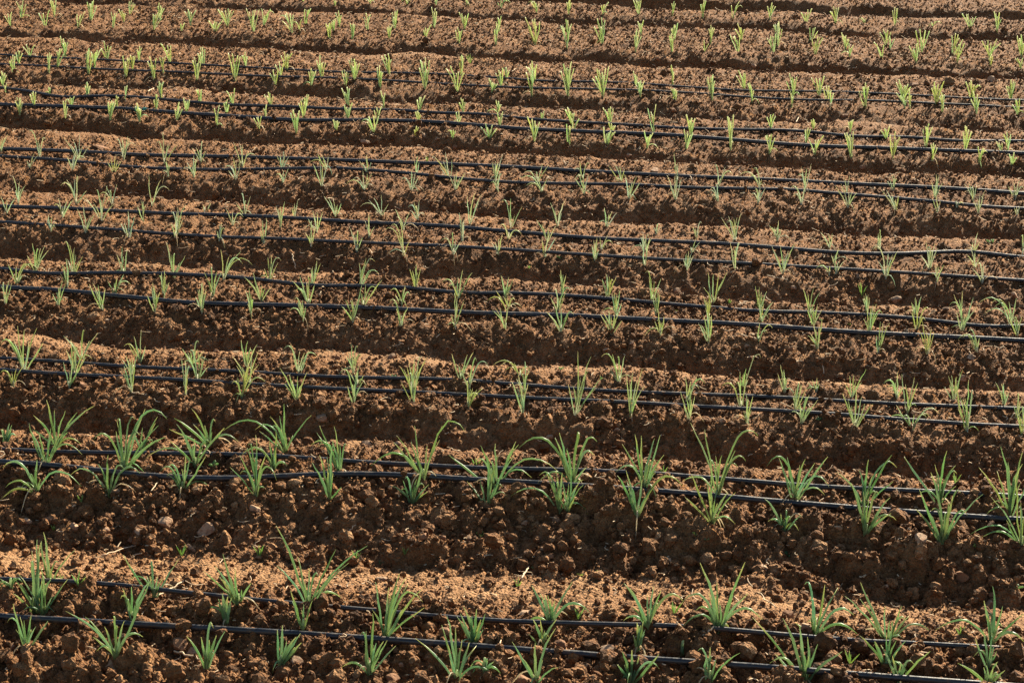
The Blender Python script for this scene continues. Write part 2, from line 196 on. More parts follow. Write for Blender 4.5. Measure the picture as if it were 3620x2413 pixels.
def vnoise(x, y, k=0):
    ix, iy = np.floor(x).astype(np.int64), np.floor(y).astype(np.int64)
    fx, fy = x - ix, y - iy
    fx, fy = fx * fx * (3 - 2 * fx), fy * fy * (3 - 2 * fy)
    T = _T[k]
    a, b = T[ix & 255, iy & 255], T[(ix + 1) & 255, iy & 255]
    c, d = T[ix & 255, (iy + 1) & 255], T[(ix + 1) & 255, (iy + 1) & 255]
    return (a + (b - a) * fx) * (1 - fy) + (c + (d - c) * fx) * fy - 0.5


def domes(x, y, cell, keep, k):
    """rounded crumbs half sunk in the soil, one at most per lattice cell (heights in metres)"""
    x, y = x / cell, y / cell
    ix, iy = np.floor(x).astype(np.int64), np.floor(y).astype(np.int64)
    best = np.zeros_like(x)
    A, B, C, D = _T[k % 6], _T[(k + 1) % 6], _T[(k + 2) % 6], _T[(k + 3) % 6]
    for i in (-1, 0, 1):
        for j in (-1, 0, 1):
            gx, gy = (ix + i + 37 * k) & 255, (iy + j + 91 * k) & 255
            on = C[gx, gy] < keep
            r = 0.28 + 0.5 * D[gx, gy]
            dx, dy = x - (ix + i + A[gx, gy]), y - (iy + j + B[gx, gy])
            an = 0.7 + 0.6 * A[gy, gx]
            h2 = r * r - (dx * dx * an + dy * dy / an)
            h = np.where(on & (h2 > 0), np.sqrt(np.maximum(h2, 0)) * (0.45 + 0.6 * B[gy, gx]), 0)
            best = np.maximum(best, h)
    return best * cell


# ------------------------------------------------------------------ shape of the beds
K = 3620 / 2352
ORDER = 'HGFEDCBAIJ'
EDGE = {  # photo rows (at 2352 wide, middle column): lit start of the bed's back, front edge of the bed top
    'J': (6, 31), 'I': (57, 113), 'A': (150, 221), 'B': (247, 323), 'C': (363, 454), 'D': (495, 601),
    'E': (650, 771), 'F': (830, 963), 'G': (1040, 1182), 'H': (1290, 1640)}
Yf = {b: on_level(1810, EDGE[b][1] * K)[1] for b in ORDER}
prof = []                                       # (Y, z, roughness, crust)
KS = 0.53
prev = None
for b in 'JIABCDEFGH':                          # far to near
    if b == 'J':
        yb, zb = Yf['J'] + 0.42, -0.03
    else:
        d = ray(1810, EDGE[b][0] * K)
        t = -d[2] / d[1]
        yf = Yf[prev]
        yb = (CAM_H + KS * yf) / (t + KS)
        yb = min(yb, yf - 0.075)
        zb = -(yf - yb) * KS
        dep = -zb + (0.012 if prev == 'G' else 0.026)
        dep = {'D': 0.85}.get(prev, 1.0) * dep + {'J': 0.035, 'I': 0.04, 'B': 0.02, 'C': 0.01}.get(prev, 0)
        steep = {'G': 0.14, 'J': 0.05, 'I': 0.05, 'B': 0.055}.get(prev, 0.07)
        rough_face = {'G': 1.5}.get(prev, 1.0)
        prof += [(yf + 0.06, 0.0, 1.0, 0.0), (yf, -0.016, 1.15, 0.1), (yf - 0.03, -max(0.03, dep * 0.42), 1.15, 0.15), (yf - steep, -dep * 0.85, rough_face, 0.2),
                 (yf - steep - 0.03, -dep, rough_face * 0.8, 0.35)]
        yb = min(yb, yf - steep - 0.05)
    wide = {'H': 0.22, 'A': 0.13, 'F': 0.12, 'G': 0.10}.get(b, 0.11)
    prof += [(yb, zb, 0.4, 0.9), (yb - wide * 0.55, zb * 0.4, (0.36 if b == 'H' else 0.4) if b in 'HFA' else 0.65, 1.0 if b in 'HFA' else 0.45),
             (yb - wide, -0.004, 0.55, 0.7 if b in 'HFA' else 0.3), (yb - wide - 0.04, 0.0, 1.0, 0.1)]
    prev = b
prof += [(Yf['H'] + 0.035, 0, 1, 0), (Yf['H'], -0.006, 1, 0.1), (Yf['H'] - 0.09, -0.08, 1, .3), (Yf['H'] - 0.2, -0.08, .5, 1),
         (Yf['H'] - 0.32, 0, 1, 0)]
far = prof[0][0]
for k in range(8):                              # more beds behind, beyond the top of the picture
    y0 = Yf['J'] + 0.42 + 0.05 + k * 0.68
    prof += [(y0 + 0.08, -0.075, .8, .3), (y0 + 0.13, 0, 1, 0), (y0 + 0.52, 0, 1, .1), (y0 + 0.62, -0.05, .5, .9)]
prof = np.array(sorted(prof))


def hose_points(s):
    out = []
    for seg in s.split('|'):
        c, l = seg.split(':')
        for q in l.split():
            x, y = map(float, q.split(','))
            out.append(on_level(*px(int(c), x, y), 0.008))
    return np.array(out)


HP = {b: [hose_points(s) for w, s in HOSES[b]] for b in HOSES}
# each bed drifts a little off the common row direction
sh_y, sh_k = [], []
for b in 'HGFEDCBA':
    q = np.concatenate(HP[b])
    ks = [np.polyfit(p[:, 0], p[:, 1], 1)[0] for p in HP[b]]
    sh_y.append(q[:, 1].mean())
    sh_k.append(np.mean(ks))


def hoseline(b, i, X):
    p = HP[b][i]
    return np.interp(X, p[:, 0], p[:, 1])


def row_y(X, Y):
    return Y - np.interp(Y, sh_y, sh_k) * X


def damp(X, Y):
    """wet soil in blotches along the drip hoses"""
    w = np.zeros(np.shape(X))
    for b in HP:
        for i in (0, 1):
            d = (Y - hoseline(b, i, X)) / 0.055
            w = np.maximum(w, np.exp(-d * d))
    return w * np.clip(0.45 + 1.6 * vnoise(X * 4.5, Y * 6, 1) + 0.8 * vnoise(X * 15, Y * 15, 2), 0, 1)


def terrain(X, Y, fine=True):
    X = np.asarray(X, np.float64)
    Y = np.asarray(Y, np.float64)
    yr = row_y(X, Y)
    wob = (vnoise(X * 2.6 + 3, Y * 0.9, 1) * 0.07 + vnoise(X * 5.2, Y * 1.7 + 9, 2) * 0.15 * np.clip((Y - 3.5) / 4, 0.25, 1) + vnoise(X * 13, Y * 9, 3) * 0.03)
    face = np.interp(yr, prof[:, 0], np.clip(-prof[:, 1] / 0.05, 0.0, 1))
    ye = yr + wob * (0.25 + 0.75 * face) * np.clip((Y - 2.5) / 2.5, 0.35, 1.0)
    z = np.interp(ye, prof[:, 0], prof[:, 1]) * (1 + 1.1 * vnoise(X * 3.4, Y * 1.1, 5) * np.clip((Y - 3.5) / 3, 0.3, 1))
    r = np.interp(ye, prof[:, 0], prof[:, 2])
    c = np.interp(ye, prof[:, 0], prof[:, 3])
    near = np.clip((4.0 - Y) / 0.5, 0, 1)       # the two near beds are the coarsest tilth
    r = r * (1 + 0.75 * near * (1 - c * .6))
    z = z + vnoise(X * 2.3, Y * 3.1, 3) * 0.016 + vnoise(X * 6.1, Y * 8.3, 4) * 0.016 * (0.5 + 0.5 * r)
    fq = np.clip((Y - 4.0) / 1.2, 0, 1)         # tilth is finer on the farther beds
    z = z + vnoise(X * 17, Y * 19, 5) * 0.013 * r * (1 - 0.35 * fq) + vnoise(X * 41, Y * 43, 0) * 0.007 * r
    X = X + vnoise(X * 55, Y * 55, 1) * (0.016 - 0.007 * fq) + vnoise(X * 120, Y * 120, 4) * 0.006
    Y = Y + vnoise(X * 55 + 31, Y * 55, 3) * (0.016 - 0.007 * fq) + vnoise(X * 120, Y * 120 + 17, 5) * 0.006
    z = z + domes(X, Y, 0.075, 0.24, 1) * 0.42 * np.clip(r - 0.35, 0, 1.5) * (1 - 0.75 * fq)
    z = z + domes(X + 4.1, Y, 0.036, 0.55, 2) * 0.75 * np.clip(r - 0.1, 0, 1.3) * (1 - 0.5 * fq)
    z = z + domes(X, Y + 2.7, 0.017, 0.75, 3) * 0.95 * np.clip(r, 0.22, 1.1)
    if fine:
        z = z + (vnoise(X * 110, Y * 110, 2) * 0.006 + vnoise(X * 230, Y * 230, 3) * 0.003) * np.clip(r, 0.4, 1.2)
    return z, r, c


def ground_hit(u, v):
    d = ray(u, v)
    t = np.linspace((CAM_H - 0.06) / -d[2], (CAM_H + 0.17) / -d[2], 240)
    X, Y, Z = d[0] * t, d[1] * t, CAM_H + d[2] * t
    z = terrain(X, Y)[0]
    k = np.argmax(Z <= z)
    return np.array([X[k], Y[k], z[k]])


# ------------------------------------------------------------------ materials
def new_mat(name):
    m = bpy.data.materials.new(name)
    m.use_nodes = True
    nt = m.node_tree
    return m, nt, nt.nodes, nt.links, nt.nodes['Principled BSDF']


def ramp(nd, pts):
    r = nd.new('ShaderNodeValToRGB')
    e = r.color_ramp.elements
    while len(e) < len(pts):
        e.new(0.5)
    for el, (p, c) in zip(e, pts):
        el.position = p
        el.color = (*c, 1)
    return r


def noise(nd, ln, scale, detail=4, rough=0.6, vec=None):
    n = nd.new('ShaderNodeTexNoise')
    n.inputs['Scale'].default_value = scale
    n.inputs['Detail'].default_value = detail
    n.inputs['Roughness'].default_value = rough
    if vec is not None:
        ln.new(vec, n.inputs['Vector'])
    return n


def soil_material(name, vary, crust_attr):
    m, nt, nd, ln, b = new_mat(name)
    geo = nd.new('ShaderNodeNewGeometry')
    P = geo.outputs['Position']
    n1 = noise(nd, ln, 9, 3, 0.62, P)
    n2 = noise(nd, ln, 75, 3, 0.7, P)
    n3 = noise(nd, ln, 420, 1, 0.7, P)
    base = ramp(nd, [(0.28, SOIL_DARK), (0.5, SOIL_MID), (0.75, SOIL_PALE)])
    mixf = nd.new('ShaderNodeMath'); mixf.operation = 'MULTIPLY_ADD'
    mixf.inputs[1].default_value = 0.55
    ln.new(n2.outputs['Fac'], mixf.inputs[0])
    sc = nd.new('ShaderNodeMath'); sc.operation = 'MULTIPLY'; sc.inputs[1].default_value = 0.45
    ln.new(n1.outputs['Fac'], sc.inputs[0])
    ln.new(sc.outputs[0], mixf.inputs[2])
    last = mixf.outputs[0]
    at = nd.new('ShaderNodeAttribute'); at.attribute_name = crust_attr
    ad = nd.new('ShaderNodeMath'); ad.operation = 'MULTIPLY_ADD'
    ad.inputs[1].default_value = vary
    ln.new(at.outputs['Fac'], ad.inputs[0])
    ln.new(last, ad.inputs[2])
    ln.new(ad.outputs[0], base.inputs['Fac'])
    sp = ramp(nd, [(0.35, (0.62, 0.6, 0.58)), (0.52, (1, 1, 1)), (0.72, (1.35, 1.32, 1.25))])
    ln.new(n3.outputs['Fac'], sp.inputs['Fac'])
    mx = nd.new('ShaderNodeMix'); mx.data_type = 'RGBA'; mx.blend_type = 'MULTIPLY'
    mx.inputs['Factor'].default_value = 0.8
    ln.new(base.outputs['Color'], mx.inputs['A'])
    ln.new(sp.outputs['Color'], mx.inputs['B'])
    ln.new(mx.outputs['Result'], b.inputs['Base Color'])
    b.inputs['Roughness'].default_value = 0.92
    b.inputs['Specular IOR Level'].default_value = 0.22
    bp = nd.new('ShaderNodeBump')
    bp.inputs['Strength'].default_value = 1.0
    bp.inputs['Distance'].default_value = 0.008
    n4 = noise(nd, ln, 120, 4, 0.72, P)
    h = n4.outputs['Fac']
    warp = nd.new('ShaderNodeVectorMath'); warp.operation = 'MULTIPLY_ADD'
    warp.inputs[1].default_value = (0.006,) * 3
    ln.new(n4.outputs['Color'], warp.inputs[0])
    ln.new(P, warp.inputs[2])
    for vsc, amt in ((170, -1.0),):     # packed grains
        vo = nd.new('ShaderNodeTexVoronoi')
        vo.inputs['Scale'].default_value = vsc
        ln.new(warp.outputs[0], vo.inputs['Vector'])
        ma = nd.new('ShaderNodeMath'); ma.operation = 'MULTIPLY_ADD'
        ma.inputs[1].default_value = amt
        ln.new(vo.outputs['Distance'], ma.inputs[0])
        ln.new(h, ma.inputs[2])
        h = ma.outputs[0]
    ln.new(h, bp.inputs['Height'])
    ln.new(bp.outputs[0], b.inputs['Normal'])
    return m


SOIL_DARK, SOIL_MID, SOIL_PALE = (0.078, 0.031, 0.0098), (0.182, 0.080, 0.0262), (0.345, 0.190, 0.086)
M_SOIL = soil_material('soil', 0.12, 'crust')
M_CLOD = soil_material('soil_crumb', 0.24, 'tone')


def stone_material(name, a, bcol, c):
    m, nt, nd, ln, b = new_mat(name)
    tc = nd.new('ShaderNodeTexCoord')
    n = noise(nd, ln, 34, 6, 0.68, tc.outputs['Object'])
    r = ramp(nd, [(0.3, a), (0.52, bcol), (0.75, c)])
    ln.new(n.outputs['Fac'], r.inputs['Fac'])
    # soil dust clinging to the stone
    n2 = noise(nd, ln, 70, 4, 0.7, tc.outputs['Object'])
    d = ramp(nd, [(0.44, (0, 0, 0)), (0.62, (1, 1, 1))])
    ln.new(n2.outputs['Fac'], d.inputs['Fac'])
    mx = nd.new('ShaderNodeMix'); mx.data_type = 'RGBA'
    ln.new(d.outputs['Color'], mx.inputs['Factor'])
    ln.new(r.outputs['Color'], mx.inputs['A'])
    mx.inputs['B'].default_value = (0.2, 0.093, 0.042, 1)
    ln.new(mx.outputs['Result'], b.inputs['Base Color'])
    b.inputs['Roughness'].default_value = 0.85
    b.inputs['Specular IOR Level'].default_value = 0.25
    n3 = noise(nd, ln, 190, 5, 0.7, tc.outputs['Object'])
    bp = nd.new('ShaderNodeBump')
    bp.inputs['Strength'].default_value = 0.5
    bp.inputs['Distance'].default_value = 0.003
    ln.new(n3.outputs['Fac'], bp.inputs['Height'])
    ln.new(bp.outputs[0], b.inputs['Normal'])
    return m


M_STONE = [stone_material('stone_tan', (0.26, 0.15, 0.08), (0.36, 0.225, 0.13), (0.46, 0.31, 0.19)),
           stone_material('stone_grey', (0.23, 0.14, 0.08), (0.32, 0.21, 0.125), (0.43, 0.30, 0.19)),
           stone_material('stone_rust', (0.14, 0.065, 0.028), (0.20, 0.096, 0.043), (0.28, 0.145, 0.072))]


def leaf_material():
    m, nt, nd, ln, b = new_mat('onion_leaf')
    at = nd.new('ShaderNodeAttribute'); at.attribute_name = 'tint'
    geo = nd.new('ShaderNodeNewGeometry')
    n = noise(nd, ln, 260, 3, 0.6, geo.outputs['Position'])
    r = ramp(nd, [(0.3, (0.78, 0.82, 0.74)), (0.7, (1.18, 1.15, 1.1))])
    ln.new(n.outputs['Fac'], r.inputs['Fac'])
    mx = nd.new('ShaderNodeMix'); mx.data_type = 'RGBA'; mx.blend_type = 'MULTIPLY'
    mx.inputs['Factor'].default_value = 1
    ln.new(at.outputs['Color'], mx.inputs['A'])
    ln.new(r.outputs['Color'], mx.inputs['B'])
    ln.new(mx.outputs['Result'], b.inputs['Base Color'])
    b.inputs['Roughness'].default_value = 0.36
    b.inputs['Specular IOR Level'].default_value = 0.5
    tr = nd.new('ShaderNodeBsdfTranslucent')
    gm = nd.new('ShaderNodeGamma')            # light that comes through the leaf is paler and yellower than its skin
    gm.inputs['Gamma'].default_value = 0.55
    ln.new(mx.outputs['Result'], gm.inputs['Color'])
    ln.new(gm.outputs[0], tr.inputs['Color'])
    ms = nd.new('ShaderNodeMixShader')
    ms.inputs['Fac'].default_value = 0.6
    ln.new(b.outputs[0], ms.inputs[1])
    ln.new(tr.outputs[0], ms.inputs[2])
    ln.new(ms.outputs[0], nd['Material Output'].inputs['Surface'])
    return m


M_LEAF = leaf_material()


def hose_material():
    m, nt, nd, ln, b = new_mat('black_plastic')
    geo = nd.new('ShaderNodeNewGeometry')
    n = noise(nd, ln, 55, 5, 0.7, geo.outputs['Position'])
    r = ramp(nd, [(0.40, (0.009, 0.009, 0.010)), (0.54, (0.016, 0.015, 0.015)), (0.66, (0.07, 0.04, 0.022)), (0.8, (0.13, 0.075, 0.04))])
    ln.new(n.outputs['Fac'], r.inputs['Fac'])
    ln.new(r.outputs['Color'], b.inputs['Base Color'])
    rr = ramp(nd, [(0.4, (0.28,) * 3), (0.66, (0.7,) * 3)])
    ln.new(n.outputs['Fac'], rr.inputs['Fac'])
    ln.new(rr.outputs['Color'], b.inputs['Roughness'])
    b.inputs['Specular IOR Level'].default_value = 0.45
    n2 = noise(nd, ln, 160, 3, 0.6, geo.outputs['Position'])
    bp = nd.new('ShaderNodeBump')
    bp.inputs['Strength'].default_value = 0.25
    bp.inputs['Distance'].default_value = 0.002
    ln.new(n2.outputs['Fac'], bp.inputs['Height'])
    ln.new(bp.outputs[0], b.inputs['Normal'])
    return m


M_HOSE = hose_material()


def plain(name, col, rough):
    m, nt, nd, ln, b = new_mat(name)
    geo = nd.new('ShaderNodeNewGeometry')
    n = noise(nd, ln, 90, 4, 0.65, geo.outputs['Position'])
    r = ramp(nd, [(0.3, tuple(c * 0.7 for c in col)), (0.7, tuple(min(1, c * 1.25) for c in col))])
    ln.new(n.outputs['Fac'], r.inputs['Fac'])
    ln.new(r.outputs['Color'], b.inputs['Base Color'])
    b.inputs['Roughness'].default_value = rough
    return m


M_STRAW = plain('dry_straw', (0.50, 0.36, 0.21), 0.75)
M_FITTING = plain('green_plastic', (0.015, 0.16, 0.10), 0.4)


# ------------------------------------------------------------------ mesh helpers
def mesh_np(name, V, F, mat, smooth=True, attrs=None, colors=None):
    """F: (n,3) or (n,4) index array"""
    V, F = np.asarray(V, np.float32), np.asarray(F, np.int32)
    me = bpy.data.meshes.new(name)
    me.vertices.add(len(V))
    me.vertices.foreach_set('co', V.ravel())
    k = F.shape[1]
    me.loops.add(F.size)
    me.loops.foreach_set('vertex_index', F.ravel())
    me.polygons.add(len(F))
    me.polygons.foreach_set('loop_start', np.arange(0, F.size, k, dtype=np.int32))
    me.update(calc_edges=True)
    me.polygons.foreach_set('use_smooth', np.full(len(F), smooth))
    for an, val in (attrs or {}).items():
        a = me.attributes.new(an, 'FLOAT', 'POINT')
        a.data.foreach_set('value', np.asarray(val, np.float32))
    if colors is not None:
        a = me.attributes.new('tint', 'FLOAT_COLOR', 'POINT')
        c = np.ones((len(V), 4), np.float32)
        c[:, :3] = colors
        a.data.foreach_set('color', c.ravel())
    me.materials.append(mat)
    return me


def add(name, me, parent=None, loc=None):
    o = bpy.data.objects.new(name, me)
    COL.objects.link(o)
    if parent is not None:
        o.parent = parent
    if loc is not None:
        o.location = loc
    return o


def tag(o, label=None, cat=None, group=None, kind=None):
    for k, v in (('label', label), ('category', cat), ('group', group), ('kind', kind)):
        if v:
            o[k] = v


def tube(P, R, sides=6, flat=1.0, cap=True):
    """tube along the points P with radii R; returns vertices, quads"""
    P = np.asarray(P, float)
    T = np.gradient(P, axis=0)
    T /= np.linalg.norm(T, axis=1)[:, None] + 1e-9
    up = np.array([0.0, -1.0, 0.25])
    S = np.cross(T, up)
    ln_ = np.linalg.norm(S, axis=1)[:, None]
    S = np.where(ln_ < 1e-3, np.array([[1.0, 0, 0]]), S / (ln_ + 1e-9))
    U = np.cross(S, T)
    a = np.arange(sides) * 2 * math.pi / sides
    V = (P[:, None, :] + np.asarray(R)[:, None, None] * (np.cos(a)[None, :, None] * S[:, None, :]
         + flat * np.sin(a)[None, :, None] * U[:, None, :])).reshape(-1, 3)
    n = len(P)
    i = np.arange(n - 1)[:, None] * sides
    j = np.arange(sides)[None, :]
    j2 = (j + 1) % sides
    F = np.stack([i + j, i + j2, i + sides + j2, i + sides + j], -1).reshape(-1, 4)
    if cap:
        V = np.vstack([V, P[-1:] + T[-1:] * R[-1] * 0.3, P[:1]])
        e, s0 = len(V) - 2, len(V) - 1
        b = (n - 1) * sides
        C = []
        for q in range(0, sides, 2):
            C.append((b + q, b + (q + 1) % sides, b + (q + 2) % sides, e))
            C.append(((q + 2) % sides, (q + 1) % sides, q, s0))
        F = np.vstack([F, np.array(C)])
    return V, F


# ------------------------------------------------------------------ ground: one sheet, fine where the camera looks
def steps(a, b, k):
    out = [a]
    while out[-1] < b:
        out.append(out[-1] * (1 + k))
    return np.array(out)


v_in = steps(2.35, 11.0, 0.0017)
v = np.concatenate([[-300, -60, -10, -1, 1.0, 1.7, 2.1], v_in, v_in[-1] + np.array([.02, .05, .1, .2, .35, .5, .7, 1, 1.5, 2.5, 5, 15, 60, 400])])
u_in = np.linspace(-1, 1, 681)
U, Vv = np.meshgrid(u_in, v)
HW = 0.32 + 0.315 * np.clip(v, 2.1, 12.0)
X = -math.tan(YAW) * np.clip(Vv, 2, 12) + U * HW[:, None]
ext = np.array([.03, .08, .2, .5, 1.2, 3, 10, 60, 400])
X = np.concatenate([X[:, :1] - ext[::-1], X, X[:, -1:] + ext], axis=1)
Y = np.repeat(v[:, None], X.shape[1], 1)
Z, Rr, Cc = terrain(X, Y)
out = (np.abs(X) > 12) | (Y < 1.5) | (Y > 14)
Z = np.where(out, -0.03, Z)
nr, nc = X.shape
idx = np.arange(nr * nc).reshape(nr, nc)
F = np.stack([idx[:-1, :-1], idx[:-1, 1:], idx[1:, 1:], idx[1:, :-1]], -1).reshape(-1, 4)
g = add('ground', mesh_np('ground', np.stack([X, Y, Z], -1).reshape(-1, 3), F, M_SOIL, True, {'crust': (Cc - 1.15 * damp(X, Y)).ravel()}))
tag(g, 'red-brown ploughed soil drawn up into parallel raised beds and furrows', None, None, 'structure')


# ------------------------------------------------------------------ crumbs of soil too many to count
def ico(sub):
    import bmesh
    bm = bmesh.new()
    bmesh.ops.create_icosphere(bm, subdivisions=sub, radius=1.0)
    bm.verts.ensure_lookup_table()
    V = np.array([q.co[:] for q in bm.verts])
    Fc = np.array([[q.index for q in f.verts] for f in bm.faces])
    bm.free()
    return V, Fc


def rot_many(n):
    q = rng.normal(size=(n, 4))
    q /= np.linalg.norm(q, axis=1)[:, None]
    w, x, y, z = q.T
    return np.stack([np.stack([1 - 2 * (y * y + z * z), 2 * (x * y - w * z), 2 * (x * z + w * y)], -1),
                     np.stack([2 * (x * y + w * z), 1 - 2 * (x * x + z * z), 2 * (y * z - w * x)], -1),
                     np.stack([2 * (x * z - w * y), 2 * (y * z + w * x), 1 - 2 * (x * x + y * y)], -1)], 1)


def scatter_points(n, ylo, yhi):
    """points over the visible wedge of field, thinned where the soil is a smooth crust"""
    Yp = np.sqrt(rng.random(n) * (yhi ** 2 - ylo ** 2) + ylo ** 2)
    Xp = -math.tan(YAW) * Yp + (rng.random(n) * 2 - 1) * (0.12 + 0.285 * Yp)
    z, r, c = terrain(Xp, Yp)
    clump = vnoise(Xp * 5, Yp * 6, 4) + 0.5
    keep = rng.random(n) < np.clip(r, 0.3, 1.5) * (0.25 + 1.1 * clump)
    return Xp[keep], Yp[keep], z[keep], r[keep]


OCT_V = np.array([[1, 0, 0], [-1, 0, 0], [0, 1, 0], [0, -1, 0], [0, 0, 1], [0, 0, -1.0]])
OCT_F = np.array([[0, 2, 4], [2, 1, 4], [1, 3, 4], [3, 0, 4], [2, 0, 5], [1, 2, 5], [3, 1, 5], [0, 3, 5]])


def crumbs(name, n, ylo, yhi, smin, smax, sub, label, jit):
    V0, F0 = ico(sub) if sub else (OCT_V, OCT_F)
    Xp, Yp, z, r = scatter_points(n, ylo, yhi)
    k = len(Xp)
    s = smin * (smax / smin) ** (rng.random(k) ** 2.4) * (0.7 + 0.4 * np.clip(r, 0, 1.6))
    Rm = rot_many(k)
    protos = []
    for q in range(12):
        W = V0 * (1 + rng.uniform(-jit, jit, (len(V0), 1)))
        protos.append(W * np.array([1, rng.uniform(.7, 1.0), rng.uniform(.55, .9)]))
    protos = np.array(protos)
    W = protos[rng.integers(0, 12, k)]
    W = np.einsum('kij,kvj->kvi', Rm, W) * s[:, None, None]
    W += np.stack([Xp, Yp, z + s * 0.4], -1)[:, None, :]
    Fx = (F0[None] + (np.arange(k) * len(V0))[:, None, None]).reshape(-1, 3)
    tone = np.repeat(rng.random(k) ** 2 - 0.3 - 0.6 * damp(Xp, Yp), len(V0))
    o = add(name, mesh_np(name, W.reshape(-1, 3), Fx, M_CLOD, False, {'tone': tone}))
    tag(o, label, None, None, 'stuff')
    return k


crumbs('soil_clods', 2600, 2.6, 4.3, 0.006, 0.016, 2, 'coarse soil clods lying on the two near beds', 0.24)
crumbs('soil_clods', 1800, 4.2, 10.6, 0.006, 0.015, 2, 'scattered soil clods lying on the farther beds', 0.24)
crumbs('soil_crumbs', 26000, 2.6, 5.2, 0.003, 0.009, 1, 'larger soil crumbs strewn over the near beds and furrows', 0.34)
crumbs('soil_grains', 90000, 2.6, 5.2, 0.0015, 0.0045, 0, 'fine soil grains strewn over the near beds and furrows', 0.3)
crumbs('soil_grains', 170000, 5.0, 10.6, 0.0027, 0.008, 0, 'fine soil grains strewn over the far beds and furrows', 0.3)

# ------------------------------------------------------------------ words
ORD = ['first', 'second', 'third', 'fourth', 'fifth', 'sixth', 'seventh', 'eighth', 'ninth', 'tenth', 'eleventh', 'twelfth',
       'thirteenth', 'fourteenth', 'fifteenth', 'sixteenth', 'seventeenth', 'eighteenth', 'nineteenth', 'twentieth']
ORD += ['twenty-' + w for w in ORD[:9]] + ['thirtieth'] + ['thirty-' + w for w in ORD[:9]] + ['fortieth'] + ['forty-' + w for w in ORD[:9]]
BED = {'H': 'nearest bed', 'J': 'topmost bed'}
for i_, b_ in enumerate('GFEDCBAI'):
    BED[b_] = ORD[i_ + 1] + ' bed from bottom'

# ------------------------------------------------------------------ drip hoses
HOSE_AT = {}
for b in HOSES:
    for i, (wpx, s) in enumerate(HOSES[b]):
        p = HP[b][i]
        x0, x1 = p[0, 0] - 0.9, p[-1, 0] + 0.9
        xs = np.arange(x0, x1, 0.03)
        k0 = np.polyfit(p[:4, 0], p[:4, 1], 1)[0] * 0.4
        k1 = np.polyfit(p[-4:, 0], p[-4:, 1], 1)[0] * 0.4
        px_ = np.concatenate([[x0], p[:, 0], [x1]])
        py_ = np.concatenate([[p[0, 1] - k0 * 0.9], p[:, 1], [p[-1, 1] + k1 * 0.9]])
        ys = np.interp(xs, px_, py_)
        ker = np.ones(5) / 5
        ys[2:-2] = np.convolve(ys, ker, 'same')[2:-2]
        dist = math.hypot(p[:, 1].mean(), CAM_H)
        rad = wpx * SC_ * dist / FPX / 2 * 1.1
        zz = np.max([terrain(xs, ys + q, False)[0] for q in (-0.6 * rad, 0, 0.6 * rad)], axis=0)
        zp = np.pad(zz, 4, mode='edge')
        zx = np.array([zp[q:q + 9].max() for q in range(len(zz))])
        zm = np.convolve(np.pad(zz, 8, mode='edge'), np.ones(17) / 17, 'valid')
        zz = 0.55 * zx + 0.45 * zm
        zz = np.convolve(np.pad(zz, 6, mode='edge'), np.ones(13) / 13, 'valid') + rad * 0.68
        P = np.stack([xs, ys, zz], -1)
        c0 = P[len(P) // 2].copy()
        Vt, Ft = tube(P - c0, np.full(len(P), rad), 12, 0.86)
        h = add('drip_hose', mesh_np('drip_hose', Vt, Ft, M_HOSE), None, c0)
        soft = {'B': 'kinked ', 'E': 'wavy '}.get(b, '') if i == 0 else ('thicker ' if b in 'BE' else '')
        tag(h, f"{soft}black drip hose, {'far' if i == 0 else 'near'} one of the pair on the {BED[b]}", 'hose', 'drip hoses laid along the beds')
        HOSE_AT[b, i] = (xs, ys, zz, rad)
        if b == 'B' and i == 1:                 # green screw coupling that joins two lengths
            g0 = on_level(*px(1, 970, 768), 0.01)
            xc = g0[0]
            yc, zc = np.interp(xc, xs, ys), np.interp(xc, xs, zz)
            sl, sz = (np.interp(xc + .02, xs, ys) - np.interp(xc - .02, xs, ys)) / .04, (np.interp(xc + .02, xs, zz) - np.interp(xc - .02, xs, zz)) / .04
            for sgn, ps in ((-1, 'left'), (1, 'right')):
                prf = [(.008, rad * 1.02), (.0085, rad * 1.35), (.022, rad * 1.45), (.0225, rad * 1.02)]
                PP = np.array([(xc + sgn * a, yc + sl * sgn * a, zc + sz * sgn * a) for a, _ in prf]) - c0
                Vc, Fc = tube(PP, [r_ for _, r_ in prf], 14)
                add('coupling_nut', mesh_np('coupling_nut', Vc, Fc, M_FITTING, False), h)['label'] = 'green screw nut joining two lengths of hose, ' + ps + ' one'

# ------------------------------------------------------------------ onions
STYLE = {  # leaf radius, taper, colours: foot, blade, tip
    'trim': dict(r=0.0020, foot=(0.55, 0.60, 0.36), blade=(0.38, 0.50, 0.21), tip=(0.55, 0.54, 0.28)),
    'wisp': dict(r=0.00115, foot=(0.66, 0.64, 0.52), blade=(0.36, 0.45, 0.27), tip=(0.58, 0.53, 0.29)),
    'mid': dict(r=0.0012, foot=(0.66, 0.65, 0.52), blade=(0.29, 0.40, 0.19), tip=(0.56, 0.50, 0.24)),
    'lush': dict(r=0.0018, foot=(0.34, 0.42, 0.20), blade=(0.14, 0.265, 0.11), tip=(0.40, 0.40, 0.14))}
BED_STYLE = dict(J='trim', I='trim', A='trim', B='trim', C='wisp', D='wisp', E='mid', F='mid', G='lush', H='lush')


